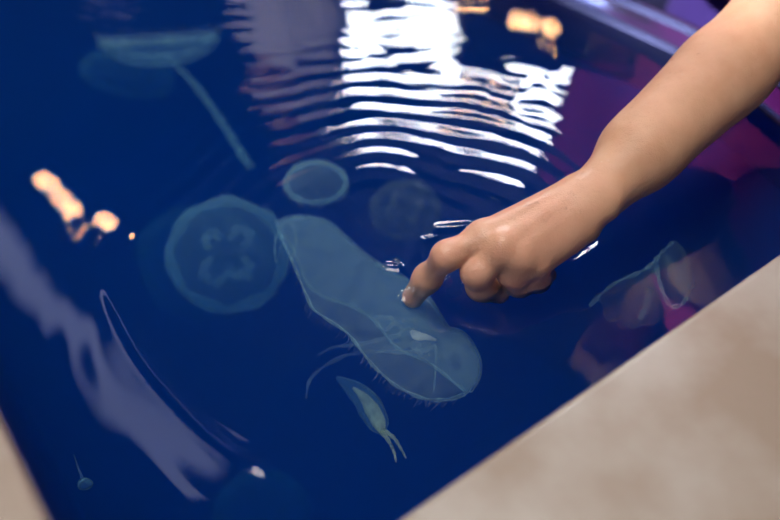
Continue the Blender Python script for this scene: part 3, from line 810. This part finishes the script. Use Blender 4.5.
# a second visitor standing further along the rim, seen mirrored in the water
def VB(a, b, z): return np.array(PQ(a+.05, 1.73+b, (z+.8)*1.25-.8))
VAX = np.stack([np.append(E2, 0), np.append(E1, 0), [0,0,1.0]], 0); VF_ = -np.append(E1, 0)
def visitor_body(X, Y, Z, R, o):
    G = Field(X, Y, Z, R, o, .08); f = G.new(); hd = VB(.85,0,.49)
    for s in (-1, 1):
        shd = VB(.88,.17*s,.36); eb = VB(.89,.21*s,.09); w2 = VB(.86,.20*s,-.13)
        G.add_rc(f, shd, eb, .045, .036, .03); G.add_rc(f, eb, w2, .036, .024, .02); G.add_ell(f, w2-np.array([0,0,.055]), VAX, (.016,.036,.052), .02)
        for i in range(4):
            b = w2+np.append(E1*(-.027+.018*i), -.085); ln = [.062,.072,.068,.052][i]; mid = b-np.array([0,0,ln*.55])-np.append(E2*.006*s, 0)
            G.add_rc(f, b, mid, .0095, .009, .004); G.add_rc(f, mid, mid-np.array([0,0,ln*.45])-np.append(E2*.012*s, 0), .009, .0075, .004)
        G.add_rc(f, w2+np.append(-E1*.02, -.035), w2+np.append(-E1*.05, -.085), .013, .009, .008)
        h_ = VB(.89,.09*s,-.15); kn = VB(.88,.09*s,-.45); an_ = VB(.90,.09*s,-.74)
        G.add_rc(f, h_, kn, .085, .056, .03); G.add_rc(f, kn, an_, .056, .038, .02); G.add_rc(f, an_-np.array([0,0,.02]), an_+np.append(-E1*.15, -.03), .036, .028, .02)
    G.add_ell(f, VB(.88,0,.22), VAX, (.165,.105,.22), .05); G.add_ell(f, VB(.89,0,-.08), VAX, (.165,.11,.16), .06)
    G.add_rc(f, VB(.87,0,.36), hd, .05, .048, .03); G.add_ell(f, hd+np.array([0,0,.075]), VAX, (.076,.095,.09), .02); G.add_ell(f, hd+VF_*.035+np.array([0,0,.02]), VAX, (.054,.06,.058), .03)
    G.add_rc(f, hd+VF_*.092+np.array([0,0,.072]), hd+VF_*.108+np.array([0,0,.043]), .007, .011, .008)
    for s in (-1, 1):
        G.add_ell(f, hd+np.append(E2*.078*s, .055), VAX, (.008,.017,.029), .006); G.sub_rc(f, hd+VF_*.095+np.append(E2*.03*s, .075), hd+VF_*.098+np.append(E2*.03*s, .075), .01, .01, .01); G.add_ell(f, hd+VF_*.08+np.append(E2*.03*s, .074), VAX, (.012,.012,.012), .003)
    G.add_rc(f, hd+VF_*.09+np.append(E2*-.02, .01), hd+VF_*.09+np.append(E2*.02, .01), .008, .008, .006)
    return f
def visitor_jacket(X, Y, Z, R, o):
    G = Field(X, Y, Z, R, o, .08); f = G.new()
    for s in (-1, 1):
        shd = VB(.88,.17*s,.36); eb = VB(.89,.21*s,.09); w2 = VB(.865,.20*s,-.10)
        G.add_rc(f, shd, eb, .060, .050, .03); G.add_rc(f, eb, w2, .050, .040, .02); G.add_rc(f, shd, VB(.87,0,.38), .06, .065, .04)
    G.add_ell(f, VB(.88,0,.22), VAX, (.185,.125,.24), .05); G.add_ell(f, VB(.89,0,-.02), VAX, (.19,.135,.32), .06)
    z = Z[None, None, :]; P = [X[:, None, None], Y[None, :, None], z]
    f = f+.004*np.sin((P[0]*E2[0]+P[1]*E2[1])*60+z*20)
    n_ = VB(.85,0,.44); f = np.maximum(f, .07-np.sqrt((P[0]-n_[0])**2+(P[1]-n_[1])**2+(z-n_[2])**2))
    return np.maximum(f, (-.13-z)).astype(np.float32)
def visitor_trousers(X, Y, Z, R, o):
    G = Field(X, Y, Z, R, o, .08); f = G.new(); G.add_ell(f, VB(.89,0,-.10), VAX, (.172,.118,.17), .06)
    for s in (-1, 1): G.add_rc(f, VB(.89,.09*s,-.15), VB(.88,.09*s,-.45), .094, .068, .03); G.add_rc(f, VB(.88,.09*s,-.45), VB(.90,.09*s,-.72), .068, .058, .02)
    z = Z[None, None, :]; return np.maximum(np.maximum(f, z-.03), -.715-z).astype(np.float32)
def visitor_hair(X, Y, Z, R, o):
    G = Field(X, Y, Z, R, o, .08); f = G.new(); hd = VB(.85,0,.49)
    G.add_ell(f, hd+np.array([0,0,.085])-VF_*.012, VAX, (.088,.101,.097), .02)
    x = X[:, None, None]; y = Y[None, :, None]; z = Z[None, None, :]; fr_ = -((x-hd[0])*VF_[0]+(y-hd[1])*VF_[1])
    cut = np.maximum(np.maximum(fr_+.03+0*z, z-hd[2]-.115+0*x+0*y), -9); cut = np.minimum(cut, (z-hd[2]-.02)+0*x+0*y)
    return np.maximum(f, -cut).astype(np.float32)
c0 = VB(.88, 0, 0)
M['jacket'] = principled('grey_lilac_jacket', (.74,.71,.82), .85, noise=(90, (.80,.77,.86), .3, .7), bump=(200, .3, .001))
vis, _v = build_sdf_mesh('person', visitor_body, bb(c0[0]-.40,c0[0]+.40,.009), bb(c0[1]-.40,c0[1]+.40,.009), bb(-.81,1.2,.009), None, None, M['skin'])
tag(vis, 'person in grey lilac jacket standing further along the metal rim, seen as a reflection', 'person')
vis.modifiers.new('soften', 'SMOOTH').iterations = 3
for nm, fn, z0, z1, mm in (('jacket', visitor_jacket, -.20, .85, 'jacket'), ('trousers', visitor_trousers, -.75, .08, 'trousers'), ('hair', visitor_hair, .55, 1.2, 'hair')):
    build_sdf_mesh(nm, fn, bb(c0[0]-.40,c0[0]+.40,.010), bb(c0[1]-.40,c0[1]+.40,.010), bb(z0,z1,.010), None, None, M[mm], vis)

# faces: eyes, brows and lips
M['eye'] = principled('eye_white', (.75,.72,.70), .2, noise=(60, (.78,.75,.73), .3, .7)); M['iris'] = principled('brown_iris', (.05,.025,.012), .15, noise=(300, (.07,.035,.018), .3, .7))
M['lip'] = principled('lips', (.55,.17,.14), .4, noise=(150, (.60,.20,.17), .3, .7))
def face(hd, par):
    fw = -np.append(E1, 0); e2 = np.append(E2, 0); up = np.array([0,0,1.0])
    for s in (-1, 1):
        c = hd+fw*.083+e2*.030*s+up*.073; c2 = c+fw*.0095
        e = obj('eye', UV*.0125+c, UF, M['eye'], par); obj('iris', UV*.0055+c2-fw*.0012, UF, M['iris'], e)
        v, f = tube_arrays(spline([hd+fw*.086+e2*.046*s+up*.091, hd+fw*.096+e2*.032*s+up*.097, hd+fw*.098+e2*.014*s+up*.093], 14), .0032, 8); obj('eyebrow', v, f, M['hair'], par)
    for dz in (.0135, .0065):
        v, f = tube_arrays(spline([hd+fw*.088+e2*-.022+up*.010, hd+fw*.0965+e2*-.010+up*dz, hd+fw*.0985+up*(dz-.0005), hd+fw*.0965+e2*.010+up*dz, hd+fw*.088+e2*.022+up*.010], 24), np.interp(np.linspace(0,1,24), [0,.5,1], [.0018,.0045,.0018]), 8); obj('lips', v, f, M['lip'], par)
face(np.array(PQ(.80,.45,.53)), person); face(VB(.85,0,.49), vis)

# bubble beside the fingertip
bm = bmesh.new(); bmesh.ops.create_uvsphere(bm, u_segments=20, v_segments=12, radius=.0034)
bub = from_bm('bubble', bm, M['drop']); bub.location = tuple(W(396,262,.0010))
tag(bub, 'small round air bubble floating left of the index finger', 'bubble')

# ------------------------------------------------------------------ the room
def struct(o): o['kind'] = 'structure'; return o
ZF, ZC, XL, XR, YB, YF = -.80, 3.4, -3.6, 3.6, 4.7, -2.6
def slab(name, x0, x1, y0, y1, z0, z1, m_):
    bm = bmesh.new(); box_bm(bm, x0, x1, y0, y1, z0, z1); return struct(from_bm(name, bm, m_, smooth=False))
slab('floor', XL, XR, YF, YB, ZF-.1, ZF, M['floor'])
slab('ceiling', XL, XR, YF, YB, ZC, ZC+.1, M['ceiling'])
slab('wall_left', XL-.1, XL, YF, YB, ZF, ZC, M['wall'])
slab('wall_right', XR, XR+.1, YF, YB, ZF, ZC, M['wall'])
slab('wall_front', XL, XR, YF-.1, YF, ZF, ZC, M['wall'])
def on_back(u, v):
    d_ = ray(u, v); t_ = YB/d_[1]; return d_[0]*t_, -d_[2]*(t_-H/-d_[2])
wins = [(on_back(384,38), .46, .31), (on_back(496,104), .50, .23), (on_back(108,-13), .15, .05)]  # last pane is added, for the white blob mirrored at top left
xs = sorted({XL, XR, *[c[0]-w for c, w, h in wins], *[c[0]+w for c, w, h in wins]}); zs = sorted({ZF, ZC, *[c[1]-h for c, w, h in wins], *[c[1]+h for c, w, h in wins]})
bm = bmesh.new()
for x0, x1 in zip(xs[:-1], xs[1:]):
    for z0, z1 in zip(zs[:-1], zs[1:]):
        if not any(abs((x0+x1)/2-c[0]) < w and abs((z0+z1)/2-c[1]) < h for c, w, h in wins): box_bm(bm, x0, x1, YB, YB+.1, z0, z1)
struct(from_bm('wall_back', bm, M['wall'], smooth=False))
for i, ((cx, cz), w2, h2) in enumerate(wins):
    win = struct(empty('window_%d' % (i+1), (cx, YB, cz)))
    bm = bmesh.new()
    for x in (-w2+.02, 0, w2-.02): box_bm(bm, cx+x-.02, cx+x+.02, YB-.01, YB+.06, cz-h2, cz+h2)
    for z in (-h2+.02, h2-.02): box_bm(bm, cx-w2, cx+w2, YB-.01, YB+.06, cz+z-.02, cz+z+.02)
    from_bm('window_frame', bm, M['white_frame'], win, smooth=False)
    bm = bmesh.new(); box_bm(bm, cx-w2, cx+w2, YB+.07, YB+.09, cz-h2, cz+h2); from_bm('pane', bm, M['window'], win, smooth=False)
# ceiling light panels
def panel(loc, sx, sy, m_, label, cat='ceiling light', drop=.03):
    t = empty('ceiling_light', loc); tag(t, label, cat)
    bm = bmesh.new(); x, y, z = loc
    for (a, b, c, d_) in ((-sx-.03, -sx, -sy-.03, sy+.03), (sx, sx+.03, -sy-.03, sy+.03), (-sx, sx, -sy-.03, -sy), (-sx, sx, sy, sy+.03)):
        box_bm(bm, x+a, x+b, y+c, y+d_, z-drop, z)
    from_bm('frame', bm, M['white_frame'], t, smooth=False)
    bm = bmesh.new(); box_bm(bm, x-sx, x+sx, y-sy, y+sy, z-drop*.7, z); from_bm('diffuser', bm, m_, t, smooth=False)
    return t
panel((-.30,.70,ZC), .75, .75, M['panel'], 'large square white ceiling light above the tank')
panel((-1.5,-1.0,ZC), .6, .5, M['panel'], 'added white fill panel behind the left ledge side')  # fill panel added to light the front of the shirt
def strip(a, b, w, label):
    a = np.array(a); b = np.array(b); c = (a+b)/2; c[2] = ZC; ln = np.linalg.norm((b-a)[:2])/2
    t = empty('added_strip', c, math.atan2(b[1]-a[1], b[0]-a[0])); tag(t, label, 'added strip')
    mw = t.matrix_world if False else Matrix.Translation(Vector(map(float, c)))@Matrix.Rotation(t.rotation_euler.z, 4, 'Z')
    for nm, x, y, z0, z1, m_ in (('housing', ln+.02, w+.02, -.02, 0, M['white_frame']), ('diffuser', ln, w, -.05, -.02, M['strip'])):
        bm = bmesh.new(); box_bm(bm, -x, x, -y, y, z0, z1, .004); me_ = from_bm(nm, bm, m_, None, smooth=False)
        me_.parent = t
    return t
strip(mirror(-60,170,ZC), mirror(205,505,ZC), .10, 'added pale violet glow strip overhead, mirrored along the left of the water')  # glowing strip added overhead to make the lilac band on the water
def added_spot(loc, aim, power, cone, label):  # unseen spots, added to brighten the mirrored shirt and jacket
    t = empty('added_spot', loc); tag(t, label, 'added_spot')
    d = Vector(aim)-Vector(loc); q = d.to_track_quat('-Z', 'Y'); n = d.normalized()
    L0 = Vector(loc)
    V, F = tube_arrays([L0-n*.16, L0-n*.155, L0-n*.02], [.02,.05,.055], 20); obj('can', V, F, M['black'], t)
    V, F = tube_arrays([L0-n*.10, (loc[0], loc[1], ZC)], .012, 10); obj('stem', V, F, M['black'], t)
    ld = bpy.data.lights.new('beam', 'SPOT'); ld.energy = power; ld.spot_size = math.radians(cone); ld.spot_blend = .4; ld.shadow_soft_size = .045; ld.color = (1,.95,.9)
    lo = bpy.data.objects.new('beam', ld); COL.objects.link(lo); lo.location = loc; lo.rotation_euler = q.to_euler()
    return t
added_spot((-1.3,.05,2.2), PQ(.80,.47,.22), 600, 11, 'added fill lamp in a black can, brightening the magenta top')
added_spot((-1.9,.45,2.3), VB(.85,0,.24), 480, 15, 'added fill lamp in a black can, brightening the grey lilac jacket')
# warm globe pendants, mirrored in the water
GL = [(48,184,1.9),(60,199,2.2),(70,211,1.8),(80,236,2.2),(101,222,2.3),(110,228,2.6),(518,20,1.9),(531,21,2.0),(551,27,2.0),(463,-2,1.9),(480,0,2.0),(549,38,2.2)]
gp = None
for i, (u, v, z) in enumerate(GL):
    c = mirror(u, v, z); r = .016 if i in (3, 11) else .022
    g = empty('globe_pendant', c)
    side_ = 'left' if i < 6 else 'far'
    tag(g, 'warm orange globe lamp mirrored in the water on the %s side' % side_, 'lamp', 'warm globe lamps, %s cluster' % side_)
    if gp is None:
        bm = bmesh.new(); bmesh.ops.create_uvsphere(bm, u_segments=20, v_segments=14, radius=1); globe = bpy.data.meshes.new('globe'); bm.to_mesh(globe); bm.free()
        globe.materials.append(M['bulb']); globe.polygons.foreach_set('use_smooth', [True]*len(globe.polygons)); gp = globe
    o = bpy.data.objects.new('globe', gp); COL.objects.link(o); o.parent = g; o.scale = (r, r, r)
    V, F = tube_arrays([(c[0], c[1], c[2]+r*.9), (c[0], c[1], c[2]+r*.9+.05)], .014, 12); obj('socket', V, F, M['black'], g)
    V, F = tube_arrays([(c[0], c[1], c[2]+r*.9+.05), (c[0], c[1], ZC)], .004, 8); obj('cord', V, F, M['black'], g)

# world: dim indoor ambience
wd = bpy.data.worlds.new('world'); SC.world = wd; wd.use_nodes = True
bg = wd.node_tree.nodes['Background']; bg.inputs['Color'].default_value = (.5,.6,.9,1); bg.inputs['Strength'].default_value = .05
